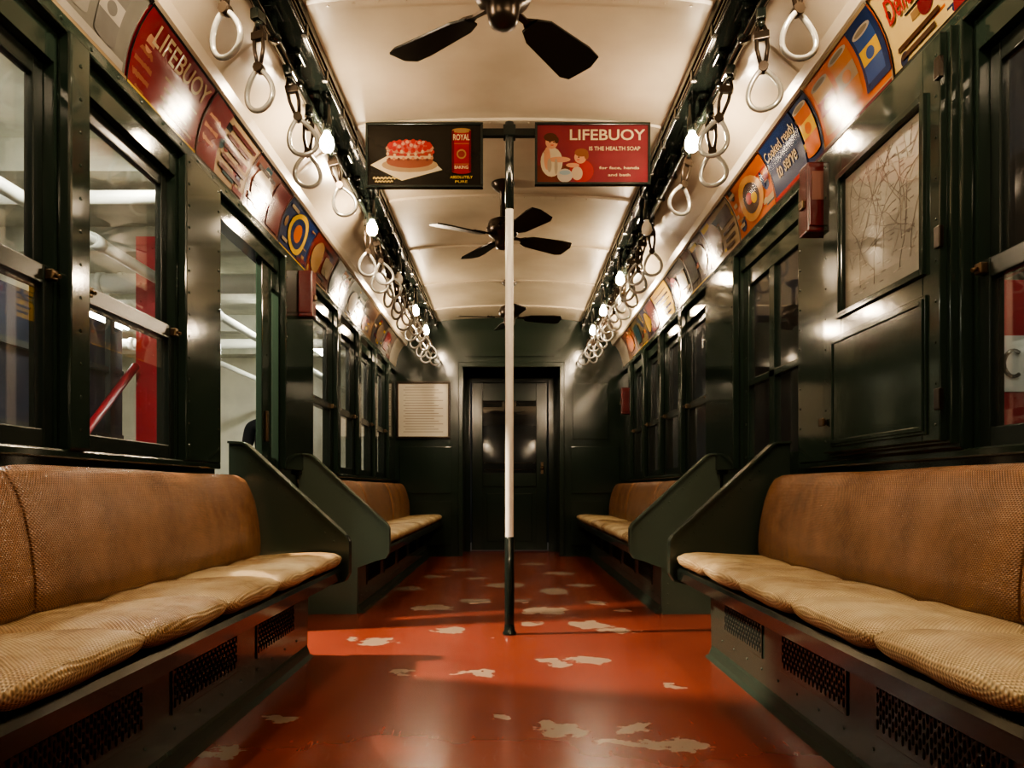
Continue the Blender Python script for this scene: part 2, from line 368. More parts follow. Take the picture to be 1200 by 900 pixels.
box(bm, XL-.05, XR+.05, Y1-.025, Y1, 2.10, 2.16, .008)
prism(bm, [(-.5, 2.22), (.5, 2.22), (.62, 2.42), (.5, 2.5), (-.5, 2.5), (-.62, 2.42)], Y1-.03, Y1)
for x0, x1 in ((-1.22, -.64), (.68, 1.22)):
    for z0, z1 in ((.12, .62), (.70, 1.22)): box(bm, x0, x1, Y1-.012, Y1, z0, z1, .006)
box(bm, .70, 1.10, Y1-.014, Y1, 1.30, 1.92, .006)
for k in range(22):
    for x in (XL-.022, XR+.022): rivet(bm, (x, Y1-.026, .08+k*.095), (0, -1, 0), .006)
struct('wall_end', bm, PAINTD, 'dark green end partition with passage to the end door', 'wall')
d = sempty('door_3', 'dark green end door with a tall window', 'door')
bm = NB()
for x0, x1, z0, z1 in ((-.45, -.32, .02, 2.02), (.32, .45, .02, 2.02), (-.32, .32, 1.80, 2.02), (-.32, .32, .78, .94)): box(bm, x0, x1, 8.86, 8.9, z0, z1, .006)
box(bm, -.32, .32, 8.88, 8.9, .02, .8); box(bm, -.27, .27, 8.87, 8.885, .12, .70, .008)
obj('door_frame', bm, PAINTD, d)
bm = NB(); box(bm, -.33, .33, 8.88, 8.885, .93, 1.81); obj('pane', bm, GLASSD, d)
bm = NB(); lathe(bm, [(0, -.02), (.02, -.02), (.026, 0), (.02, .02), (0, .02)], (.39, 8.83, 1.0)); box(bm, .375, .405, 8.84, 8.87, .93, 1.07, .004); obj('door_handle', bm, BRASS, d)
for z in (.98, 1.06):
    bm = NB(); tube(bm, [(-.30, 8.862, z), (-.28, 8.84, z), (.28, 8.84, z), (.30, 8.862, z)], .006, 6); obj('guard_bar', bm, IRON, d)
bm = NB(); box(bm, -1.5, 1.5, 10.4, 10.5, 0, 3); struct('wall_tunnel', bm, SNAVY, 'dark wall beyond the end door', 'wall')

wn = 1
def window(s, a, b, label):
    global wn
    r = sempty('window_%d' % wn, label, 'window'); wn += 1
    for nm, z0, z1, xo in (('upper_sash', 1.31, WT, 1.300), ('lower_sash', WB, 1.365, 1.272)):
        bm = NB(); w = .045; bt = .055
        box(bm, s*xo, s*(xo+.026), a, a+w, z0, z1, .004); box(bm, s*xo, s*(xo+.026), b-w, b, z0, z1, .004)
        box(bm, s*xo, s*(xo+.026), a+w, b-w, z0, z0+bt, .004); box(bm, s*xo, s*(xo+.026), a+w, b-w, z1-bt, z1, .004)
        so = obj(nm, bm, SASH, r)
        bm = NB(); box(bm, s*(xo+.012), s*(xo+.015), a+w, b-w, z0+bt, z1-bt); obj('pane', bm, GLASS, so)
    for yy in (a+.022, b-.022):
        bm = NB(); box(bm, s*1.252, s*1.274, yy-.014, yy+.014, 1.325, 1.355, .004); tube(bm, [(s*1.252, yy, 1.34), (s*1.238, yy, 1.335)], .006, 8)
        obj('sash_latch', bm, BRASS, r)
for s, W, side in ((-1, LW, 'left'), (1, RW, 'right')):
    for i, (a, b) in enumerate(W):
        window(s, a, b, 'two-sash black framed window on the %s wall, %s' % (side, 'above the near bench' if a < 3 else 'above the far bench'))
def side_door(name, s, a, b, label, stile, split):
    r = sempty(name, label, 'door'); x0, x1 = s*1.285, s*1.32
    bm = NB()
    box(bm, x0, x1, a, a+stile, .01, WT, .005); box(bm, x0, x1, b-stile, b, .01, WT, .005)
    box(bm, x0, x1, a+stile, b-stile, 1.84, WT, .004); box(bm, x0, x1, a+stile, b-stile, .01, .92, .004)
    box(bm, s*1.278, x0, a+stile+.03, b-stile-.03, .12, .82, .006)
    if split:
        m_ = (a+b)/2; box(bm, x0, x1, m_-.035, m_+.035, .92, 1.84, .004)
        box(bm, x0, x1, a+stile, b-stile, 1.30, 1.335, .004)
    for k in range(10): rivet(bm, (x0, a+stile*.5, .2+k*.18), (-s, 0, 0), .006); rivet(bm, (x0, b-stile*.5, .2+k*.18), (-s, 0, 0), .006)
    obj('door_leaf', bm, PAINT, r)
    bm = NB(); box(bm, s*1.300, s*1.304, a+stile, b-stile, .92, 1.84); obj('pane', bm, GLASS, r)
    bm = NB(); box(bm, s*1.268, s*1.285, a+.03, a+.06, 1.0, 1.16, .005); obj('door_handle', bm, BRASS, r)
side_door('door_1', -1, 3.86, 4.54, 'half open dark green sliding door on the left wall', .15, False)
side_door('door_2', 1, 3.20, 4.08, 'closed dark green sliding door with divided panes on the right wall', .09, True)

# ---------------------------------------------------------------- benches
def sweep_pad(bm, prof, y0, y1, puff, nt=14, p=4, dent=0):
    n = len(prof); c = Vector((sum(x for x, z in prof)/n, sum(z for x, z in prof)/n)); R = []
    ph = random.random()*6
    for j in range(nt+1):
        t = j/nt; t = .5-.5*math.cos(PI*t); e = 1-abs(2*t-1)**p
        ring = []
        for i, (x, z) in enumerate(prof):
            a = Vector(prof[i-1]); b2 = Vector(prof[(i+1) % n]); tg = (b2-a)
            nn = Vector((tg.y, -tg.x)).normalized(); q = Vector((x, z))
            if (q-c).dot(nn) < 0: nn = -nn
            dd = dent*(math.sin(9*t+ph+i*.7)*.5+math.sin(17*t+2*ph-i)*.3)*e
            q = q+nn*(puff*(e-1)+dd)
            ring.append(bm.verts.new((q.x, y0+.003+(y1-y0-.006)*t, q.y)))
        R.append(ring)
    for A, B in zip(R, R[1:]):
        for i in range(n):
            f = bm.faces.new((A[i], A[(i+1) % n], B[(i+1) % n], B[i])); f.smooth = True
    bm.faces.new(R[0]); bm.faces.new(R[-1][::-1])
def bench(s, y0, y1, py, nc, backs, grilles, label, pm, ptm):
    root = thing('bench_seat', label, 'bench', (s*1.1, (y0+y1)/2, 0), 'rattan benches along the car walls')
    inv = Matrix.Translation((-s*1.1, -(y0+y1)/2, 0))
    def part(nm, bm, m, par=root):
        bmesh.ops.transform(bm, matrix=inv, verts=bm.verts); return obj(nm, bm, m, par)
    bm = NB(); box(bm, s*.91, s*1.262, y0, y1, .0, .36)
    prism(bm, [(s*.91, 0), (s*.875, .0), (s*.895, .012), (s*.905, .04), (s*.91, .05)], y0, y1)
    for k in range(int((y1-y0)/.165)):
        y = y0+.08+.165*k; rivet(bm, (s*.91, y, .315), (-s, 0, 0), .006); rivet(bm, (s*.91, y, .10), (-s, 0, 0), .006)
    part('seat_box', bm, ptm)
    bm = NB(); prism(bm, [(s*.91, .30), (s*.80, .335), (s*.752, .345), (s*.748, .385), (s*.76, .398), (s*.91, .40), (s*1.25, .40), (s*1.25, .36), (s*.91, .36)][::1], y0, y1)
    part('front_rail', bm, BLACK)
    for a, b in grilles:
        bm = NB(); box(bm, s*.905, s*.912, a-.015, b+.015, .14, .30, .002)
        cols = int((b-a)/.0145)
        for r_ in range(4):
            for k in range(cols+1):
                y = a+k*.0145; z = .158+r_*.033+(0.0165 if k % 2 else 0)
                if z+.026 > .297: continue
                prism(bm, [(y-.0036, z+.004), (y, z), (y+.0036, z+.004), (y+.0036, z+.022), (y, z+.026), (y-.0036, z+.022)], s*.9035, s*.906, 'x', 1)
        part('vent_grille', bm, [ptm, HOLE])
    P = [(.915, 0), (.91, .29), (.80, .33), (.742, .345), (.728, .37), (.728, .515), (.74, .535), (1.185, .945), (1.20, .952), (1.262, .955), (1.262, 0)]
    bm = NB(); prism(bm, [(s*x, z) for x, z in P], py+.008, py+.030, 'y', 0)
    edge = [(.91, .29), (.80, .33), (.742, .345), (.728, .37), (.728, .515), (.74, .535), (1.185, .945), (1.20, .952), (1.262, .955)]
    fp = [(x, z) for x, z in edge]; op = []
    for i, (x, z) in enumerate(fp):
        a = Vector(fp[max(i-1, 0)]); b_ = Vector(fp[min(i+1, len(fp)-1)]); tg = (b_-a).normalized(); nn = Vector((-tg.y, tg.x))
        if i < 2: nn = Vector((-.3, -.95))
        if nn.x > 0 and nn.y < 0: nn = -nn
        op.append((x+nn.x*.010, z+nn.y*.010))
    for i in range(len(fp)-1):
        prism(bm, [(s*fp[i][0], fp[i][1]), (s*fp[i+1][0], fp[i+1][1]), (s*op[i+1][0], op[i+1][1]), (s*op[i][0], op[i][1])], py-.012, py+.05)
    for t in range(10):
        x = .79+.042*t; z = .535+.0396*t; rivet(bm, (s*x, py+.008, z-.02), (0, -1, 0), .005)
    for t in range(6): rivet(bm, (s*(.95), py+.008, .06+t*.06), (0, -1, 0), .005)
    part('end_panel', bm, pm)
    w = (y1-y0)/nc
    prof = [(s*x, z) for x, z in [(.80, .40), (.765, .405), (.745, .42), (.736, .440), (.743, .457), (.770, .470), (.83, .475), (.90, .472), (.97, .467), (1.04, .463), (1.10, .460), (1.14, .45), (1.14, .41)]]
    for k in range(nc):
        bm = NB(); sweep_pad(bm, prof, y0+w*k, y0+w*(k+1), .017, p=6.0, dent=.003, nt=26); part('seat_cushion', bm, RAT_SEAT)
    prof = [(s*x, z) for x, z in [(1.11, .44), (1.085, .47), (1.085, .54), (1.095, .62), (1.112, .70), (1.135, .76), (1.157, .795), (1.185, .81), (1.215, .805), (1.23, .78), (1.235, .60), (1.235, .44)]]
    for a, b in backs:
        bm = NB(); sweep_pad(bm, prof, a, b, .014, p=30, nt=30, dent=.003); part('backrest', bm, RAT_BACK)
    return root
gn = [(1.36, 1.83), (2.01, 2.47), (2.68, 3.12), (.70, 1.18)]; gf = [(4.75, 5.2), (5.4, 5.87), (6.07, 6.53), (6.73, 7.2), (7.4, 7.85)]
bnl = [(-.65, .30), (.30, 1.72), (1.72, 3.28)]; bnr = [(-.65, .20), (.20, 1.60), (1.60, 3.28)]; bf = [(4.55, 5.75), (5.75, 6.95), (6.95, 8.15)]
bench(-1, -.70, 3.33, 3.33, 9, bnl, gn, 'woven rattan bench on the left nearest the camera, under the station-side windows', PAINT3, PAINT3)
bench(1, -.70, 3.33, 3.33, 9, bnr, gn, 'woven rattan bench on the right nearest the camera, under the framed map cupboard', PAINT3, PAINT3)
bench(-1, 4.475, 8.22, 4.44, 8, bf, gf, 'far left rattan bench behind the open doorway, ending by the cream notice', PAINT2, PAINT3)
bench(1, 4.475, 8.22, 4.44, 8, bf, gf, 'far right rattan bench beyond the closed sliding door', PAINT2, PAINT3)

# ---------------------------------------------------------------- map cupboard on the right
CY = -.155; MZ0, MZ1 = 1.385, 1.865
t = thing('wall_cupboard', 'dark green wall cupboard door with a framed faded map', 'cupboard', (1.25, 2.6+CY, .87))
o_ = Vector((1.25, 2.6, .87))
def lp(nm, bm, m, par): bmesh.ops.translate(bm, vec=-o_, verts=bm.verts); return obj(nm, bm, m, par)
bm = NB(); box(bm, 1.215, 1.268, 2.20, 3.00, .875, 2.03, .004); lp('cupboard_body', bm, PAINT, t)
bm = NB()
for a, b, c, e in ((2.215, 2.30, .885, 2.02), (2.83, 2.98, .885, 2.02), (2.30, 2.83, MZ1, 2.02), (2.30, 2.83, .885, MZ0)): box(bm, 1.194, 1.216, a, b, c, e, .003)
box(bm, 1.187, 1.1945, 2.275, 2.905, .905, 1.305, .003)
for a, b, c, e in ((2.285, 2.30, .915, 1.295), (2.88, 2.895, .915, 1.295), (2.30, 2.88, .915, .93), (2.30, 2.88, 1.28, 1.295), (2.28, 2.30, MZ0-.02, MZ1+.02), (2.83, 2.85, MZ0-.02, MZ1+.02), (2.30, 2.83, MZ0-.02, MZ0), (2.30, 2.83, MZ1, MZ1+.02)): box(bm, 1.182, 1.195, a, b, c, e, .002)
for k in range(10): rivet(bm, (1.194, 2.235, .93+k*.115), (-1, 0, 0), .005); rivet(bm, (1.194, 2.96, .93+k*.115), (-1, 0, 0), .005)
dd = lp('cupboard_door', bm, PAINT, t)
for z in (1.0, 1.45, 1.92):
    bm = NB(); box(bm, 1.186, 1.2, 2.205, 2.232, z-.03, z+.03, .003); lp('hinge', bm, IRON, dd)
bm = NB(); tube(bm, [(1.192, 2.95, 1.0), (1.175, 2.95, 1.0)], .012, 10); box(bm, 1.17, 1.18, 2.93, 2.97, .985, 1.015, .003); lp('latch_knob', bm, BRASS, dd)
MAPP = mat('faded_map_paper', (.31, .29, .245), .4, var=.3)
INK = mat('map_ink', (.12, .09, .075), .5)
INK2 = mat('map_ink_pale', (.44, .40, .34), .5)
bm = NB(); box(bm, 1.206, 1.212, 2.31, 2.82, MZ0+.005, MZ1-.005); mp = lp('map_sheet', bm, MAPP, t)
for nm, mm, sd, cnt in (('map_lines', INK, 3, 40), ('map_roads', INK2, 8, 26)):
    bm = NB(); rr = random.Random(sd)
    for k in range(cnt):
        y = 2.34+rr.random()*.45; z = MZ0+.03+rr.random()*.42; a = rr.choice([0, PI/2, .6, 2.2, 1.3])+rr.uniform(-.2, .2); pts = []
        for j in range(10):
            pts.append((1.2055, y, z)); a += rr.uniform(-.3, .3); y += math.cos(a)*.03; z += math.sin(a)*.03
            if y < 2.33 or y > 2.80 or z < MZ0+.02 or z > MZ1-.02: break
        if len(pts) > 2: tube(bm, pts, .0010, 4)
    for k in range(60):
        y = 2.34+rr.random()*.42; z = MZ0+.03+rr.random()*.42; box(bm, 1.2050, 1.2062, y, y+.022, z, z+.003)
    lp(nm, bm, mm, mp)
bm = NB(); box(bm, 1.1995, 1.2015, 2.30, 2.83, MZ0, MZ1); lp('pane', bm, GLASSM, t)

# ---------------------------------------------------------------- pole and hanging signs
t = thing('grab_pole', 'floor to ceiling centre pole, white with black ends', 'pole', (0, 3.83, 0))
bm = NB(); lathe(bm, [(.036, 0), (.036, .012), (.028, .02), (.025, .06), (.0245, .50), (.020, .505)]); obj('lower_sleeve', bm, BLACK, t)
bm = NB(); lathe(bm, [(.0215, .50), (.0215, 2.19)]); obj('white_tube', bm, WHITE, t)
bm = NB(); lathe(bm, [(.0205, 2.19), (.0225, 2.192), (.0225, 2.638)]); obj('upper_tube', bm, BLACK, t)
bm = NB(); box(bm, -.18, .18, 0.0, .03, 2.572, 2.612, .004); box(bm, -.032, .032, -.032, .035, 2.56, 2.618, .005)
obj('cross_bracket', bm, BLACK, t)

def design(t, F, d, m0):
    mats = []; g = d.get('dim', 1)
    def mi(c):
        m = pcol(tuple(v*g for v in c))
        if m not in mats: mats.append(m)
        return mats.index(m)
    bm = NB(); put_rect(bm, 0, 0, 1, 1, F, .0, mi(d['bg'])); off = m0
    for sh in d.get('shapes', []):
        off += m0*.6
        k = sh[0]; c = mi(sh[-1])
        if k == 'r': put_rect(bm, *sh[1:5], F, off, c)
        elif k == 'e': put_ell(bm, *sh[1:5], F, off, c)
        elif k == 'p': put_poly(bm, sh[1], F, off, c)
    art = obj('printed_card', bm, mats, t, recalc=False)
    for tx in d.get('texts', []):
        bm = NB(); put_text(bm, tx[0], tx[1], tx[2], tx[3], tx[4], F, off+m0*2, 0, tx[6] if len(tx) > 6 else 0)
        obj('lettering', bm, pcol(tx[5]), t, recalc=False)
    return art
MAR = (.11, .010, .014); CRM = (.40, .31, .19); BLK = (.006, .006, .006); NAV = (.008, .018, .065); SKN = (.34, .16, .09); GRY = (.08, .076, .07)
CR2 = (.25, .18, .10)
TAN = (.19, .11, .045); ORG = (.40, .09, .010); YEL = (.48, .29, .015); RED = (.28, .016, .012); BRN = (.045, .017, .008); TEAL = (.012, .05, .065); GRN = (.015, .045, .018); PNK = (.42, .15, .11)
def bars(x0, x1, ys, c, h=.03):
    return [('r', x0+.02*(i % 2), y, x1-.05*(i % 3), y+h, c) for i, y in enumerate(ys)]
def can(cx, w, y0, y1, c, c2, lid=(.3, .26, .2)):
    r = w/2
    return [('e', cx, y0, r, .05, c), ('r', cx-r, y0, cx+r, y1, c), ('e', cx, y1, r, .05, lid), ('e', cx, y1, r*.75, .03, (.16, .13, .09)), ('r', cx-r, y0+(y1-y0)*.35, cx+r, y0+(y1-y0)*.68, c2), ('e', cx, (y0+y1)/2, r*.45, (y1-y0)*.12, c)]
def hang_sign(x0, x1, z0, z1, d, label):
    t = thing('hanging_sign', label, 'sign', ((x0+x1)/2, 3.80, z0)); ox = (x0+x1)/2
    bm = NB(); box(bm, x0-ox, x1-ox, 0, .02, 0, z1-z0, .002)
    obj('backing_board', bm, BLACK, t)
    bm = NB(); f = .012
    for a, b, c, e in ((x0, x1, 0, f), (x0, x1, z1-z0-f, z1-z0), (x0, x0+f, f, z1-z0-f), (x1-f, x1, f, z1-z0-f)): box(bm, a-ox, b-ox, -.012, 0.002, c, e, .002)
    obj('sign_frame', bm, BLACK, t)
    X0, X1, Z0, Z1 = x0-ox+f, x1-ox-f, f, z1-z0-f
    F = lambda u, v, off: (X0+(X1-X0)*u, -.003-off, Z0+(Z1-Z0)*v)
    design(t, F, d, .0002)
LAY = (.34, .24, .14)
cake = [('p', [(.02, .34), (.30, .08), (.66, .26), (.60, .36), (.30, .62)], (.34, .28, .19)), ('e', .37, .34, .25, .12, (.20, .13, .07)),
        ('e', .37, .39, .205, .10, (.15, .045, .025)), ('r', .165, .39, .575, .46, (.15, .045, .025)), ('r', .165, .44, .575, .50, LAY), ('r', .165, .49, .575, .58, (.20, .04, .025)), ('r', .165, .565, .575, .60, LAY),
        ('e', .37, .62, .215, .10, (.26, .13, .08)), ('e', .37, .66, .19, .09, (.26, .06, .045))]
for k in range(18):
    a = k*2*PI/18; cake.append(('e', .37+.18*math.cos(a), .655+.075*math.sin(a), .020, .04, (.24, .016, .015)))
for k in range(16): cake.append(('e', .24+.018*k, .68+.04*math.sin(k*2.3), .016, .028, (.24, .016, .016) if k % 2 else (.32, .16, .11)))
for k in range(14): cake.append(('e', .175+.031*k, .52+.035*math.sin(k*2), .012, .03, (.26, .022, .02) if k % 2 else LAY))
for k in range(10): cake.append(('e', .19+.042*k, .43+.015*math.sin(k*3), .013, .025, (.28, .12, .06) if k % 2 else (.10, .03, .02)))
cake += [('e', .83, .22, .085, .04, (.16, .008, .008)), ('r', .745, .22, .915, .90, (.18, .008, .010)), ('e', .83, .90, .085, .04, (.18, .10, .04)), ('r', .75, .34, .91, .348, TAN), ('e', .83, .51, .042, .08, TAN), ('e', .83, .51, .031, .055, (.14, .02, .015)), ('r', .745, .68, .915, .686, TAN), ('r', .745, .22, .765, .90, (.08, .004, .005)), ('r', .897, .22, .915, .90, (.08, .004, .005))]
cake += [('e', .05+.010*k, .11+.010*math.sin(k*1.9), .0042, .018, (.36, .26, .10)) for k in range(24)]
cake += [('e', .07+.010*k, .05+.010*math.sin(k*2.3), .0042, .015, (.36, .26, .10)) for k in range(16)]
hang_sign(-.735, -.135, 2.290, 2.622, dict(bg=(.010, .008, .006), shapes=cake, texts=[('ROYAL', .83, .78, .145, .10, CRM), ('BAKING', .83, .285, .12, .055, CRM), ('ABSOLUTELY', .83, .12, .20, .045, (.40, .28, .06)), ('PURE', .83, .045, .11, .04, (.40, .28, .06))]),
          'black hanging sign picturing a pink cake and red tin, left of the pole')
kids = [('r', .0, .0, .30, .30, (.08, .02, .012)), ('e', .13, .36, .10, .26, (.32, .26, .18)), ('r', .06, .50, .10, .54, (.25, .08, .06)), ('e', .13, .70, .055, .115, SKN), ('e', .12, .79, .06, .075, BRN), ('e', .175, .74, .02, .06, BRN), ('e', .09, .42, .03, .20, SKN), ('e', .20, .40, .10, .05, SKN),
        ('e', .11, .30, .02, .12, (.22, .17, .12)), ('e', .17, .28, .015, .14, (.22, .17, .12)),
        ('e', .40, .20, .11, .20, (.20, .02, .02)), ('e', .36, .16, .05, .12, (.30, .22, .15)), ('e', .39, .44, .055, .11, SKN), ('e', .40, .52, .062, .07, (.14, .05, .02)), ('e', .445, .47, .02, .07, (.14, .05, .02)), ('e', .32, .30, .06, .04, SKN), ('e', .25, .12, .07, .12, (.27, .23, .19)), ('e', .25, .17, .05, .04, (.16, .2, .22)),
        ('e', .115, .705, .008, .012, BRN), ('e', .15, .705, .008, .012, BRN), ('e', .135, .65, .016, .008, RED), ('e', .375, .44, .008, .012, BRN), ('e', .37, .395, .014, .007, RED)]
hang_sign(.13, .72, 2.305, 2.622, dict(bg=(.115, .017, .022), shapes=kids, texts=[('LIFEBUOY', .635, .83, .68, .19, CRM), ('IS THE HEALTH SOAP', .70, .59, .46, .07, CRM), ('for face, hands', .74, .25, .36, .055, CRM), ('and bath', .74, .13, .20, .045, CRM)]),
          'maroon hanging sign lettered in cream with two figures, right of the pole')

# ---------------------------------------------------------------- advert cards in the coves
CW = .535
rc = random.Random(11)
def clutter(d, n=18):
    cols = [CR2, YEL, RED, ORG, NAV, BRN, TAN, BLK, MAR, TEAL, BLK, MAR, NAV, TAN]
    sh = []
    for k in range(n):
        c = rc.choice(cols); x = rc.uniform(.03, .85); y = rc.uniform(.05, .85)
        if rc.random() < .4: sh.append(('e', x+.03, y+.03, rc.uniform(.02, .08), rc.uniform(.04, .14), c))
        else: sh.append(('r', x, y, min(.97, x+rc.uniform(.06, .32)), y+rc.uniform(.02, .12), c))
    d['shapes'] = sh+d['shapes']+[('r', 0, 0, 1, .045, rc.choice([CR2, BLK, YEL, MAR])), ('r', 0, .955, 1, 1, rc.choice([CR2, BLK, BRN])), ('r', 0, 0, .012, 1, BLK)]
    d['dim'] = .66
    return d
def card(s, y0, d, label):
    t = thing('advert_card', label, 'advert card', (s*1.2, y0+CW/2, 2.07), 'advert cards along the %s cove' % ('left' if s < 0 else 'right'))
    def F(u, v, off):
        x, z = cove(s, .02+.96*v, .003+off)
        y = (u-.5)*(CW-.006)*(1 if s < 0 else -1)
        return (x-s*1.2, y, z-2.07)
    design(t, F, clutter(d), .0004)
def B(bg, shapes=(), texts=()): return dict(bg=bg, shapes=list(shapes), texts=list(texts))
G1 = (.26, .24, .21); G2 = (.12, .115, .105)
left = [
 (B(GRY, [('e', .5, .5, .3, .3, CR2)]), 'grey advert card nearest the camera on the left cove'),
 (B((.11, .105, .095), [('r', .013, .05, .99, .95, (.13, .125, .11))]+can(.18, .2, .2, .8, G2, G1)+can(.45, .22, .25, .78, (.18, .17, .15), (.08, .075, .07))+can(.74, .22, .2, .82, G2, G1)+[('r', .05, .05, .95, .14, G1)]+bars(.1, .9, (.88,), CR2), []), 'grey advert card picturing three cans, beside the maroon soap card'),
 (B((.14, .008, .012), [('r', .013, .046, .99, .954, (.13, .010, .014)), ('e', .16, .30, .11, .28, (.18, .06, .03)), ('e', .16, .62, .05, .12, SKN)]+bars(.42, .92, (.46, .34, .22, .12), CR2, .03), [('LIFEBUOY', .56, .76, .80, .26, CR2)]), 'maroon soap advert card with large cream lettering on the left cove'),
 (B((.22, .155, .09), [('r', .0, .0, .35, 1, MAR), ('e', .17, .5, .12, .3, SKN)]+bars(.42, .95, (.8, .65, .5, .35, .2), (.06, .012, .012), .06)), 'cream card with a maroon end panel, just past the maroon soap card'),
 (B((.10, .03, .02), [('r', .6, .1, .95, .9, MAR), ('e', .3, .5, .2, .34, (.26, .19, .11))]+bars(.08, .52, (.75, .45, .2), (.04, .02, .015), .07)), 'brown card with a cream oval on the left cove, before the navy card'),
 (B(NAV, [('e', .5, .5, .30, .40, YEL), ('e', .5, .5, .22, .3, NAV), ('e', .5, .5, .12, .18, ORG)]+bars(.06, .3, (.8, .15), CR2, .06)), 'navy advert card with a gold ring on the left cove'),
 (B((.10, .015, .010), [('e', .3, .5, .2, .35, TAN), ('r', .6, .3, .95, .7, (.15, .11, .06))]), 'brown-red card with a tan disc on the left cove'),
 (B((.10, .07, .04), [('r', .05, .1, .45, .9, TEAL), ('e', .72, .5, .16, .3, RED)]), 'tan card with a teal block and red disc on the left cove'),
 (B(GRN, [('e', .35, .45, .22, .3, CR2)]+bars(.6, .95, (.7, .5, .3), CR2, .07)), 'green card with a cream disc on the left cove'),
 (B((.12, .065, .03), [('r', .1, .55, .9, .85, BRN), ('e', .3, .3, .12, .2, ORG)]), 'tan card with a brown title band on the left cove'),
 (B((.035, .028, .025), [('e', .6, .5, .25, .3, (.16, .11, .07))]), 'charcoal card with a beige oval on the left cove'),
 (B((.10, .08, .06), [('r', .1, .2, .5, .8, MAR)]), 'beige card with a maroon square, farthest on the left cove')]
right = [
 (B(RED, [('e', .5, .5, .3, .3, CRM)]), 'red advert card nearest the camera on the right cove'),
 (B((.50, .36, .14), [('r', .62, 0, 1, 1, (.14, .010, .016)), ('e', .80, .55, .13, .30, YEL), ('e', .80, .55, .09, .2, MAR)]+bars(.08, .5, (.2, .1), BRN, .05), [('Delicious', .30, .66, .46, .28, (.22, .01, .01), .35)]), 'cream card with red script and a maroon end on the right cove'),
 (B(ORG, [('r', .013, .05, .99, .95, ORG), ('r', .0, .0, 1, .14, CR2)]+can(.2, .26, .2, .82, (.40, .2, .04), RED)+can(.52, .26, .24, .86, (.36, .12, .02), CR2)+[('r', .70, .14, 1, 1, NAV)]+can(.84, .22, .22, .8, (.02, .05, .16), YEL), []), 'orange and navy advert card picturing three cans on the right cove'),
 (B(NAV, [('r', .013, .046, .70, .954, NAV)]+can(.85, .24, .18, .84, ORG, YEL)+[('r', .0, .0, .70, .10, RED)], [('Cooked ready', .36, .72, .64, .22, CR2), ('to serve', .36, .40, .42, .20, CR2)]), 'navy advert card lettered in cream about cooked food on the right cove'),
 (B((.30, .07, .012), [('e', .5, .5, .30, .38, (.36, .17, .05)), ('e', .5, .5, .2, .26, BRN), ('e', .45, .52, .08, .1, RED), ('e', .56, .46, .07, .09, YEL)]+bars(.04, .2, (.8, .6, .4, .2), CR2, .07)), 'rust card with a tan plate motif on the right cove'),
 (B((.22, .15, .08), [('e', .3, .5, .18, .35, (.16, .07, .03)), ('r', .55, .55, .95, .85, BRN)]+bars(.56, .94, (.4, .25, .12), BRN, .06)), 'cream card with a brown oval and title block on the right cove'),
 (B((.12, .06, .03), [('r', .05, .2, .4, .8, GRY), ('e', .7, .5, .17, .3, TAN)]), 'brown card with a grey block on the right cove'),
 (B((.02, .014, .012), [('e', .3, .5, .16, .3, RED), ('r', .55, .3, .9, .7, CR2)]), 'dark card with a red disc, just before the yellow card'),
 (B((.80, .50, .012), [('r', .013, .046, 1, .954, (.80, .50, .012)), ('r', .1, .5, .9, .8, BLK), ('e', .3, .28, .1, .15, RED)]+bars(.5, .9, (.3, .15), BLK, .06)), 'bright yellow card with a black band on the right cove'),
 (B(NAV, [('r', .5, .1, .95, .9, RED), ('e', .25, .5, .16, .3, YEL)]), 'blue and red card with a yellow disc on the right cove'),
 (B((.14, .10, .045), [('r', .1, .2, .5, .8, TEAL)]), 'tan card with a teal square on the right cove'),
 (B((.13, .04, .015), [('e', .5, .5, .3, .3, ORG)]), 'brown card with an orange oval, farthest on the right cove')]
for i, (d_, lb) in enumerate(left): card(-1, 1.35+i*CW, d_, lb)
for i, (d_, lb) in enumerate(right): card(1, 1.35+i*CW, d_, lb)

# ---------------------------------------------------------------- rails, straps, bulbs
BY = [2.16, 3.41, 4.53, 5.62, 6.63, 7.45, 1.12, 0.0]
for s, side in ((-1, 'left'), (1, 'right')):
    t = thing('strap_rail', 'black steel rail carrying the hand straps along the %s side' % side, 'rail', (s*.89, 3, 2.46))
    bm = NB(); tube(bm, [(0, -6.9, 0), (0, 5.22, 0)], .015, 10); obj('rail_tube', bm, BLACK, t)
    y = -.6
    while y < 8.1:
        bm = NB(); tube(bm, [(0, y-3, 0), (0, y-3, .03), (0, y-3, .06), (0, y-3, .102)], [.024, .014, .013, .018], 8); box(bm, -.026, .022, y-3-.05, y-3+.05, .088, .103, .004)
        lathe(bm, [(.0, -.016), (.024, -.016), (.026, .0), (.024, .021), (0, .021)], (0, y-3, 0), 10)
        rivet(bm, (0, y-3-.035, .088), (0, 0, -1), .008); rivet(bm, (0, y-3+.035, .088), (0, 0, -1), .008)
        obj('bracket', bm, BLACK, t); y += .31
    t = thing('conduit', 'pair of thin black conduits with clips along the %s lamp beam' % side, 'conduit', (s*.80, 3, 2.54))
    bm = NB(); tube(bm, [(0, -6.9, .012), (0, 5.22, .012)], .010, 8); obj('pipe', bm, BLACK, t)
    bm = NB(); tube(bm, [(0, -6.9, -.012), (0, 5.22, -.012)], .008, 8); obj('pipe', bm, BLACK, t)
    bm0 = NB(); box(bm0, -.013, .013, -.011, .011, -.024, .024, .003); c0 = obj('clip', bm0, STEEL, t); c0.location = (0, -3.3, 0)
    for k in range(1, 27):
        c1 = c0.copy(); C.objects.link(c1); c1.location = (0, -3.3+k*.32, 0)
st = thing('hand_strap', '', 'hand strap')
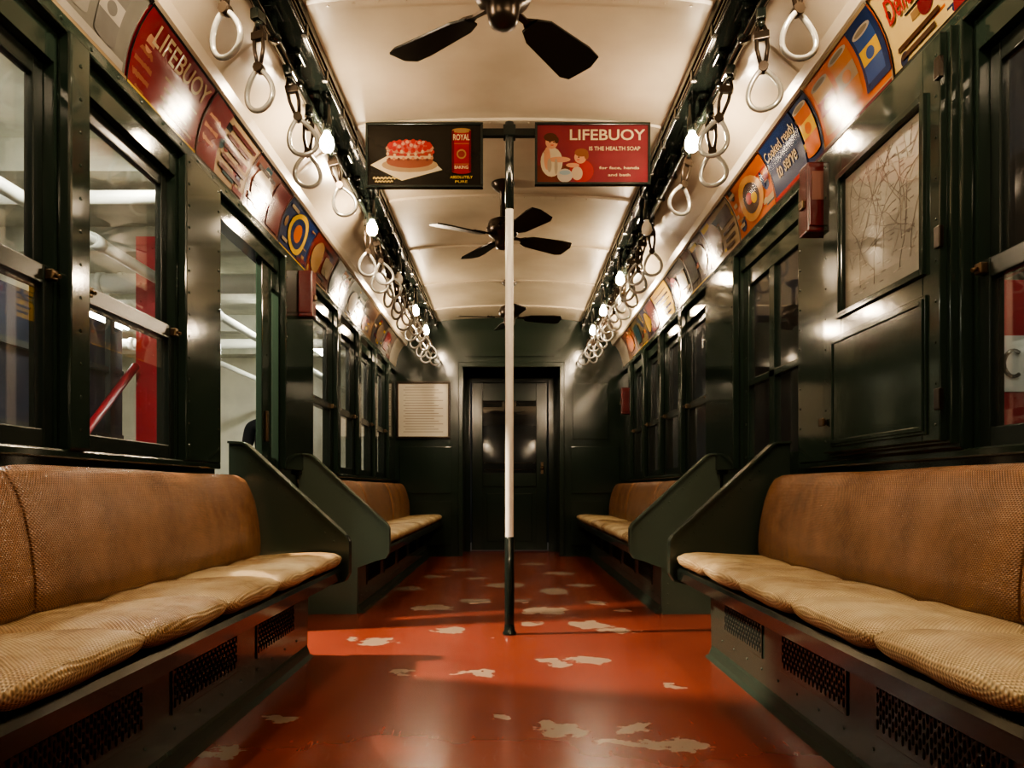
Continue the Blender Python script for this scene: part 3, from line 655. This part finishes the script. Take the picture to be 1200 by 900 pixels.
bm = NB(); box(bm, -.017, .017, -.026, .026, -.024, .016, .006); tube(bm, [(0, 0, -.01), (0, 0, -.045)], [.017, .011], 8); obj('collar', bm, BLACK, st)
bm = NB()
tube(bm, [(-.004, 0, -.03), (-.017, 0, -.06), (-.018, 0, -.12), (-.006, 0, -.182)], .0075, 6); tube(bm, [(.004, 0, -.03), (.017, 0, -.06), (.018, 0, -.12), (.006, 0, -.182)], .0075, 6)
box(bm, -.026, .026, -.011, .011, -.088, -.060, .003); tube(bm, [(0, -.015, -.188), (0, .015, -.188)], .018, 8)
obj('hanger', bm, IRON, st)
bm = NB(); N = 32; tube(bm, [(.069*math.sin(2*PI*k/N)*abs(math.sin(PI*k/N))**.8, .004*math.sin(4*PI*k/N), -.264+.074*math.cos(2*PI*k/N)) for k in range(N)], .0092, 10, True); obj('grip_loop', bm, GRIP, st)
first = True
ord_ = ['first', 'second', 'third', 'fourth', 'fifth', 'sixth', 'seventh', 'eighth', 'ninth', 'tenth', 'eleventh', 'twelfth', 'thirteenth', 'fourteenth', 'fifteenth', 'sixteenth', 'seventeenth', 'eighteenth', 'nineteenth', 'twentieth', 'twenty-first', 'twenty-second']
for s, side in ((-1, 'left'), (1, 'right')):
    near = [(1.98, .02), (2.31, .0), (2.63, .0), (2.98, .26), (3.29, -.02), (3.66, .26)]; far = [(4.66+.2*k, .26 if k % 2 else 0.0) for k in range(18)]
    for L_, nm in ((near, 'ahead of the doorway'), (far, 'beyond the doorway')):
        for i, (y, sw) in enumerate(L_):
            for by in BY:
                if abs(y-by) < .085: y = by+.085*(1 if y >= by else -1)
            lb = '%s hand strap with pale loop on the %s rail %s' % (ord_[i], side, nm)
            loc = (s*.89, y, 2.427); rot = (random.uniform(-.02, .02), s*(sw+random.uniform(-.05, .05)), random.uniform(-.45, .45)*(1 if y < 4 else 1.8))
            g = 'hand straps on the %s rail' % side
            if first: st.location = loc; st.rotation_euler = rot; st['label'] = lb; st['group'] = g; first = False
            else: dup(st, loc, rot, lb, g)
def make_bulb(lit):
    t = thing('light_bulb', '', 'light bulb')
    bm = NB(); lathe(bm, [(.0, 0), (.024, 0), (.024, -.015), (.016, -.03), (.016, -.10), (.022, -.115), (.022, -.165), (.018, -.175), (0, -.175)]); obj('socket', bm, BLACK, t)
    bm = NB(); lathe(bm, [(.013, -.17), (.015, -.186), (.024, -.198), (.030, -.214), (.032, -.231), (.029, -.249), (.020, -.261), (.008, -.266), (0, -.267)]); obj('bulb', bm, BULB if lit else BULBOFF, t)
    return t
pb = [make_bulb(True), make_bulb(False)]; used = [False, False]
for s, side in ((-1, 'left'), (1, 'right')):
    for i, y in enumerate(BY):
        lit = not ((s > 0 and i in (2,)) or (s < 0 and i == 3)); k = 0 if lit else 1
        nm = ord_[i]+' bare bulb in view' if i < 6 else ['bare bulb just above the camera', 'bare bulb over the camera'][i-6]
        lb = '%s hanging on the %s lamp beam, %s' % (nm, side, 'glowing' if lit else 'unlit')
        loc = (s*.838, y, 2.564); g = 'bare bulbs along the lamp beams'
        if not used[k]: pb[k].location = loc; pb[k]['label'] = lb; pb[k]['group'] = g; used[k] = True
        else: dup(pb[k], loc, (0, 0, 0), lb, g)

# ---------------------------------------------------------------- fans
def make_fan():
    t = thing('ceiling_fan', '', 'fan')
    bm = NB(); lathe(bm, [(0, 0), (.075, 0), (.075, -.012), (.05, -.04), (.02, -.06), (.018, -.22)]); obj('ceiling_mount', bm, IRON, t)
    bm = NB(); lathe(bm, [(.018, -.21), (.05, -.22), (.09, -.24), (.098, -.265), (.098, -.30), (.085, -.325), (.055, -.34), (.05, -.38), (.042, -.40), (.02, -.41), (0, -.412)], seg=28)
    for k in range(16):
        a = 2*PI*k/16; rivet(bm, (.098*math.cos(a), .098*math.sin(a), -.282), (math.cos(a), math.sin(a), 0), .008)
    obj('motor_housing', bm, IRON, t)
    for k in range(4):
        M = Matrix.Rotation(k*PI/2, 4, 'Z') @ Matrix.Translation((0, 0, -.335)) @ Matrix.Rotation(math.radians(-14), 4, 'X')
        bm = NB(); out = [(.14, -.035), (.19, -.062), (.40, -.082), (.465, -.078), (.485, -.03), (.47, .060), (.43, .075), (.19, .052), (.14, .03)]
        prism(bm, out, -.004, .004, 'z', 0, .0015); bmesh.ops.transform(bm, matrix=M, verts=bm.verts)
        b_ = obj('blade', bm, BLADE, t)
        bm = NB(); prism(bm, [(.04, -.014), (.12, -.010), (.15, -.03), (.21, -.022), (.21, .018), (.15, .024), (.12, .010), (.04, .014)], .004, .012, 'z')
        for q in (.165, .195): rivet(bm, (q, 0, .012), (0, 0, 1), .006)
        bmesh.ops.transform(bm, matrix=M, verts=bm.verts); obj('blade_arm', bm, IRON, b_)
    return t
FZ = 2.650
f1 = make_fan(); f1.location = (-.02, 2.40, FZ); f1.rotation_euler = (0, 0, math.radians(52)); f1['group'] = 'ceiling fans'; f1['label'] = 'nearest dark four-blade ceiling fan, cut by the top of the view'
dup(f1, (-.04, 4.62, FZ), (0, 0, math.radians(30)), 'middle four-blade ceiling fan, just behind the hanging signs')
dup(f1, (0, 6.80, FZ), (0, 0, math.radians(10)), 'farthest four-blade ceiling fan, near the end partition')

# ---------------------------------------------------------------- small fittings
STK = mat('faded_pink_sticker', (.20, .085, .065), .5)
def redbox(loc, dx, label, sticker=False):
    t = thing('emergency_box', label, 'box', loc, 'dark red emergency boxes')
    bm = NB(); box(bm, -.042, .042, -.042, .042, 0, .27, .006); obj('box_body', bm, REDBOX, t)
    bm = NB(); box(bm, -.038, .038, -.050, -.040, .02, .25, .004); l = obj('box_lid', bm, REDBOX, t)
    if sticker:
        bm = NB(); box(bm, -.028, .028, -.0515, -.0505, .12, .23); obj('paper_sticker', bm, STK, l)
    bm = NB(); box(bm, dx*.042, dx*.054, -.02, .02, .10, .13, .003); obj('catch', bm, BRASS, t)
redbox((-1.193, 4.38, 1.76), 1, 'dark red box on the left pier beside the open doorway')
redbox((1.193, 2.91, 1.745), -1, 'dark red box on the right pier between map cupboard and sliding door', True)
redbox((1.193, 7.66, 1.52), -1, 'dark red box at the far right corner by the end partition')
t = thing('framed_notice', 'cream printed notice in a thin frame on the far left partition', 'notice', (-.955, Y1-.02, 1.32))
bm = NB(); box(bm, -.285, .285, 0, .012, 0, .61); 
obj('notice_sheet', bm, mat('notice_paper', (.62, .58, .50), .4, var=.08), t)
bm = NB()
for a, b, c, e in ((-.295, .295, -.01, .012), (-.295, .295, .598, .62), (-.295, -.275, .012, .598), (.275, .295, .012, .598)): box(bm, a, b, -.014, .012, c, e, .003)
obj('notice_frame', bm, IRON, t)
bm = NB()
for i in range(18): box(bm, -.22+.02*(i % 2), .22-.05*(i % 3), -.0015, 0, .06+.029*i, .067+.029*i)
obj('printed_lines', bm, mat('notice_ink', (.26, .22, .18), .5), t)

# ---------------------------------------------------------------- station outside
bm = NB(); box(bm, -9, -1.40, -3, 15, -.1, 0); struct('floor_platform', bm, SFLOOR, 'concrete platform floor outside the left windows', 'floor')
bm = NB(); box(bm, -9, -1.36, -3, 15, 3.4, 3.5)
for k in range(9): box(bm, -9, -1.40, -2+k*1.9, -1.8+k*1.9, 3.15, 3.4)
struct('ceiling_platform', bm, SCEIL, 'cream beamed station ceiling', 'ceiling')
bm = NB(); box(bm, -9.1, -9, -3, 15, 0, 3.5); box(bm, -9, -1.36, 15, 15.1, 0, 3.5); struct('wall_platform', bm, SCREAM, 'cream station walls', 'wall')
bm = NB(); box(bm, -3.75, -3.65, -3, 7.0, 0, 2.25); struct('wall_hoarding', bm, SNAVY, 'dark blue hoarding across the platform', 'wall')
bm = NB()
for z in (.6, 1.2, 1.8): box(bm, -3.65, -3.61, -2.9, 6.95, z, z+.05)
for k in range(11): box(bm, -3.65, -3.60, -2.8+k*.95, -2.72+k*.95, 0, 2.3)
struct('trim_%d' % n, bm, SDARK, 'dark steel battens on the hoarding', 'battens'); n += 1
def column(x, y, label):
    t = thing('steel_column', label, 'column', (x, y, 0), 'red station columns')
    bm = NB(); box(bm, -.10, .10, -.095, -.075, 0, 3.15); box(bm, -.10, .10, .075, .095, 0, 3.15); box(bm, -.012, .012, -.08, .08, 0, 3.15)
    for k in range(18):
        for q in (-.06, .06): rivet(bm, (q, -.095, .15+k*.17), (0, -1, 0), .012)
    obj('shaft', bm, REDSTEEL, t)
    bm = NB(); box(bm, -.14, .14, -.14, .14, 0, .03, .004); obj('base_plate', bm, REDSTEEL, t)
column(-3.45, 7.15, 'red riveted steel column seen through the second left window')
bm = NB(); tube(bm, [(-3.5, 4.75, 0.07), (-3.5, 6.95, 1.90)], .036, 8); tag(obj('diagonal_brace', bm, REDSTEEL), 'red diagonal steel brace in front of the dark hoarding', 'brace')
pipes = [((-8.98, 7.8, 2.9), (-1.45, 7.8, 2.9), .10, 'thick pale pipe crossing under the station ceiling'), ((-8.98, 8.2, 3.08), (-1.45, 8.2, 3.08), .05, 'thin pale pipe highest under the station ceiling'),
         ((-8.98, 5.6, 2.95), (-1.45, 5.6, 2.95), .05, 'thin pale pipe nearest the camera under the station ceiling'), ((-8.98, 10.5, 2.8), (-1.45, 10.5, 2.8), .07, 'pale pipe farthest under the station ceiling'),
         ((-3.3, -2.5, 2.72), (-3.3, 14.9, 2.72), .05, 'pale pipe running lengthways above the hoarding'), ((-4.3, -2.5, 2.62), (-4.3, 14.9, 2.62), .04, 'thin pale pipe running lengthways behind the hoarding')]
for A, B_, r, lb in pipes:
    bm = NB(); tube(bm, [A, B_], r, 12); A_ = Vector(A); D_ = Vector(B_)-A_
    for k in range(7): tube(bm, [A_+D_*(.06+k*.14), A_+D_*(.068+k*.14)], r*1.25, 12)
    tag(obj('ceiling_pipe', bm, SGREY), lb, 'pipe', 'station ceiling pipes')
for i, (x, y) in enumerate(((-2.9, 6.6), (-4.6, 9.6), (-3.1, 5.0))):
    bm = NB(); tube(bm, [(x, y, 0.0), (x, y, 3.15)], .03 if i < 2 else .018, 10); [tube(bm, [(x, y, z), (x, y, z+.06)], .042 if i < 2 else .028, 10) for z in (.8, 1.9, 2.5)]
    tag(obj('riser_pipe', bm, SGREY), ['vertical pale pipe in front of the dark hoarding', 'vertical pale pipe beyond the dark hoarding', 'slim vertical conduit nearest the car windows'][i], 'pipe', 'station riser pipes')
def fitting(x, y, z, lab, m, stand=False):
    t = thing('station_light', lab, 'light', (x, y, z), 'station light fittings')
    bm = NB(); prism(bm, [(-.10, .0), (.10, 0), (.06, .05), (-.06, .05)], -.62, .62); obj('reflector', bm, WHITE, t)
    for q in (-.045, .045):
        bm = NB(); tube(bm, [(q, -.6, -.02), (q, .6, -.02)], .018, 8); obj('fluorescent_tube', bm, m, t)
    if stand:
        bm = NB(); tube(bm, [(0, .63, -z), (0, .63, .04)], .02, 8); box(bm, -.05, .05, .58, .70, -z, -z+.02); obj('stand_post', bm, SDARK, t)
for i, (x, y) in enumerate(((-2.6, 1.8), (-2.6, 4.9), (-2.9, 9.4), (-5.6, 5.2), (-5.6, 10.2), (-3.2, 12.8))):
    fitting(x, y, 3.10, 'fluorescent fitting under the station ceiling, %s' % ['beside the near windows', 'beside the open doorway', 'past the red column', 'behind the hoarding', 'far behind the hoarding', 'at the far station wall'][i], TUBE)
t = thing('spotlight', 'black spotlight under the station ceiling aimed through the open doorway', 'spotlight', (-2.7, 3.55, 2.95))
aim = (Vector((.1, 3.6, 0))-Vector((-2.7, 3.55, 2.95))).normalized(); q = aim.to_track_quat('-Z', 'Y')
bm = NB(); lathe(bm, [(.03, .12), (.06, .10), (.075, .0), (.08, -.10), (.072, -.10), (.068, .0), (.03, .06)]); bmesh.ops.transform(bm, matrix=q.to_matrix().to_4x4(), verts=bm.verts); obj('lamp_housing', bm, BLACK, t)
bm = NB(); tube(bm, [(0, 0, .10), (0, 0, .20)], .012, 8); lathe(bm, [(.05, .19), (.05, .20)]); obj('mount', bm, BLACK, t)
ld = bpy.data.lights.new('spot_lamp', 'SPOT'); ld.energy = 1500; ld.color = (1, .80, .56); ld.spot_size = math.radians(50); ld.spot_blend = .35; ld.shadow_soft_size = .07
lo = bpy.data.objects.new('spot_lamp', ld); C.objects.link(lo); lo.parent = t; lo.location = aim*.19; lo.rotation_euler = q.to_euler()
# right outside
bm = NB(); box(bm, 2.5, 2.6, -3, 12, 0, 3.0); struct('wall_tunnel_side', bm, SNAVY, 'dark wall beyond the right windows', 'wall')
bm = NB(); box(bm, 1.36, 2.5, -3, 12, -.1, 0); struct('floor_tunnel_side', bm, SFLOOR, 'dark floor beyond the right windows', 'floor')
bm = NB(); box(bm, 1.36, 2.5, -3, 12, 3.0, 3.1); struct('ceiling_tunnel_side', bm, SFLOOR, 'grey ceiling beyond the right windows', 'ceiling')
fitting(2.38, 2.0, 2.90, 'added dim fill light on a tall stand beyond the right windows', TUBEFILL, True)  # added lamp, brightens the dark space outside the right windows
t = thing('reflection_panel', 'added red panel and white sign modelling a reflection in the right hand window', 'panel', (2.33, 3.46, 0))  # added solid panel, stands in for a reflection in the glass
bm = NB(); box(bm, -.16, .16, -.02, .02, 0, 1.72, .004); obj('red_panel', bm, REDSTEEL, t)
bm = NB(); box(bm, -.09, .09, -.026, -.02, 1.20, 1.46, .002); obj('reflected_sign', bm, WHITE, t)
bm = NB(); N = 20; tube(bm, [(.045*math.cos(2*PI*k/N), -.028, 1.33+.06*math.sin(2*PI*k/N)) for k in range(3, 18)], .010, 6); obj('reflected_mark', bm, BLACK, t)

# ---------------------------------------------------------------- person outside
def skin(name, chains, m, parent, lvl=2):
    verts = []; edges = []; rad = []
    key = {}
    def vid(p, r):
        k = tuple(round(c, 4) for c in p)
        if k not in key: key[k] = len(verts); verts.append(p); rad.append(r)
        return key[k]
    for ch in chains:
        ids = [vid(tuple(q[:3]), q[3]) for q in ch]
        edges += list(zip(ids, ids[1:]))
    me = bpy.data.meshes.new(name); me.from_pydata(verts, edges, []); o = bpy.data.objects.new(name, me); C.objects.link(o)
    o.modifiers.new('skin', 'SKIN'); sv = me.skin_vertices[0].data
    for i, r in enumerate(rad):
        rr = r if isinstance(r, tuple) else (r, r); sv[i].radius = rr; sv[i].use_root = (i == 0)
    sd = o.modifiers.new('sub', 'SUBSURF'); sd.levels = lvl; sd.render_levels = lvl
    dg = bpy.context.evaluated_depsgraph_get(); me2 = bpy.data.meshes.new_from_object(o.evaluated_get(dg)); bpy.data.objects.remove(o)
    for p in me2.polygons: p.use_smooth = True
    me2.name = name; me2.materials.clear(); me2.materials.append(m)
    o = bpy.data.objects.new(name, me2); C.objects.link(o); o.parent = parent
    return o
SK = mat('skin_tone', (.55, .32, .22), .5); SHIRT = mat('black_tshirt_cloth', (.01, .01, .012), .8, bump=.2, bscale=20); JEAN = mat('dark_jeans_cloth', (.03, .04, .07), .8); HAIR = mat('dark_hair', (.03, .018, .01), .6); SHOE = mat('shoe_leather', (.05, .05, .05), .5)
pr = thing('person', 'person in a black short-sleeved shirt standing outside the open doorway', 'person', (-2.39, 7.4, 0), rot=(0, 0, math.radians(10)))
def arm(s):
    return [(0, 0, 1.38, .10), (s*.10, 0, 1.395, .075), (s*.175, 0, 1.375, .056), (s*.205, .01, 1.23, .046), (s*.222, .01, 1.09, .040), (s*.228, -.02, .98, .036), (s*.224, -.06, .86, .026), (s*.222, -.075, .82, .028), (s*.22, -.085, .775, .026)]
def leg(s):
    return [(0, 0, .96, .13), (s*.085, 0, .90, .088), (s*.10, -.01, .70, .076), (s*.105, -.015, .50, .055), (s*.105, .01, .33, .054), (s*.105, .02, .10, .036), (s*.105, -.02, .05, .038), (s*.11, -.13, .035, .033)]
tor = [(0, 0, .96, .13), (0, 0, 1.12, .13), (0, 0, 1.28, .14), (0, 0, 1.38, .10), (0, 0, 1.47, .055), (0, -.01, 1.535, .05), (0, -.015, 1.60, .078), (0, -.012, 1.67, .084), (0, -.01, 1.71, .06)]
body = skin('body', [tor, arm(-1), arm(1), leg(-1), leg(1)]+[[(s*.22, -.085, .775, .026), (s*(.212+.0), -.085+dy, .74, .010), (s*.205, -.085+dy*1.2-.01, .74-l*.5, .009), (s*.195, -.085+dy*1.2-.018, .74-l, .008)] for s in (-1, 1) for dy, l in ((-.026, .06), (-.009, .075), (.009, .07), (.026, .055))]+[[(s*.222, -.075, .82, .028), (s*.205, -.11, .79, .010), (s*.192, -.125, .755, .009)] for s in (-1, 1)], SK, pr)
skin('tshirt', [[(0, 0, .94, .155), (0, 0, 1.12, .15), (0, 0, 1.28, .165), (0, 0, 1.38, .12), (0, 0, 1.45, .065)]]+[[(0, 0, 1.38, .12), (s*.10, 0, 1.395, .088), (s*.175, 0, 1.375, .072), (s*.207, .01, 1.23, .062), (s*.214, .01, 1.16, .060)] for s in (-1, 1)], SHIRT, pr)
skin('trousers', [[(0, 0, 1.0, .14), (0, 0, .94, .15)]]+[[(0, 0, .94, .15), (s*.088, 0, .86, .10), (s*.10, -.01, .68, .086), (s*.105, -.01, .48, .068), (s*.105, .01, .30, .066), (s*.105, .02, .09, .062)] for s in (-1, 1)], JEAN, pr)
skin('hair', [[(0, .03, 1.58, .05), (0, .025, 1.66, .082), (0, .012, 1.72, .074), (0, -.03, 1.755, .045)]], HAIR, pr)
for s in (-1, 1):
    bm = NB(); bmesh.ops.create_uvsphere(bm, u_segments=12, v_segments=8, radius=.011, matrix=Matrix.Translation((s*.03, -.088, 1.645))); obj('eye', bm, mat('eye_dark', (.05, .03, .02), .2), pr)
skin('nose', [[(0, -.088, 1.645, .008), (0, -.102, 1.612, .012), (0, -.092, 1.605, .010)]], SK, pr, 1)
skin('mouth', [[(-.022, -.084, 1.575, .005), (0, -.091, 1.576, .007), (.022, -.084, 1.575, .005)]], mat('lips', (.4, .15, .12), .5), pr, 1)
for s in (-1, 1): skin('ear', [[(s*.083, 0, 1.60, .008), (s*.089, .006, 1.625, .012), (s*.086, .008, 1.65, .009)]], SK, pr, 1)
for s in (-1, 1): skin('shoe', [[(s*.105, .045, .045, .042), (s*.105, -.03, .045, .044), (s*.11, -.12, .038, .040), (s*.112, -.165, .033, .030)]], SHOE, pr)

# ---------------------------------------------------------------- world, camera
w = bpy.data.worlds.new('World'); bpy.context.scene.world = w; w.use_nodes = True
w.node_tree.nodes['Background'].inputs[0].default_value = (.9, .8, .65, 1); w.node_tree.nodes['Background'].inputs[1].default_value = .03
vs_ = bpy.context.scene.view_settings
try: vs_.look = 'AgX - Medium High Contrast'
except Exception as ex: print(ex)
vs_.exposure = .32
cam = bpy.data.cameras.new('Camera'); co = bpy.data.objects.new('Camera', cam); C.objects.link(co)
co.location = (0, 0, .75); co.rotation_euler = (PI/2, 0, 0); cam.sensor_width = 36; cam.lens = 870/1200*36; cam.shift_x = .0025; cam.shift_y = .1025; cam.clip_start = .02
bpy.context.scene.camera = co
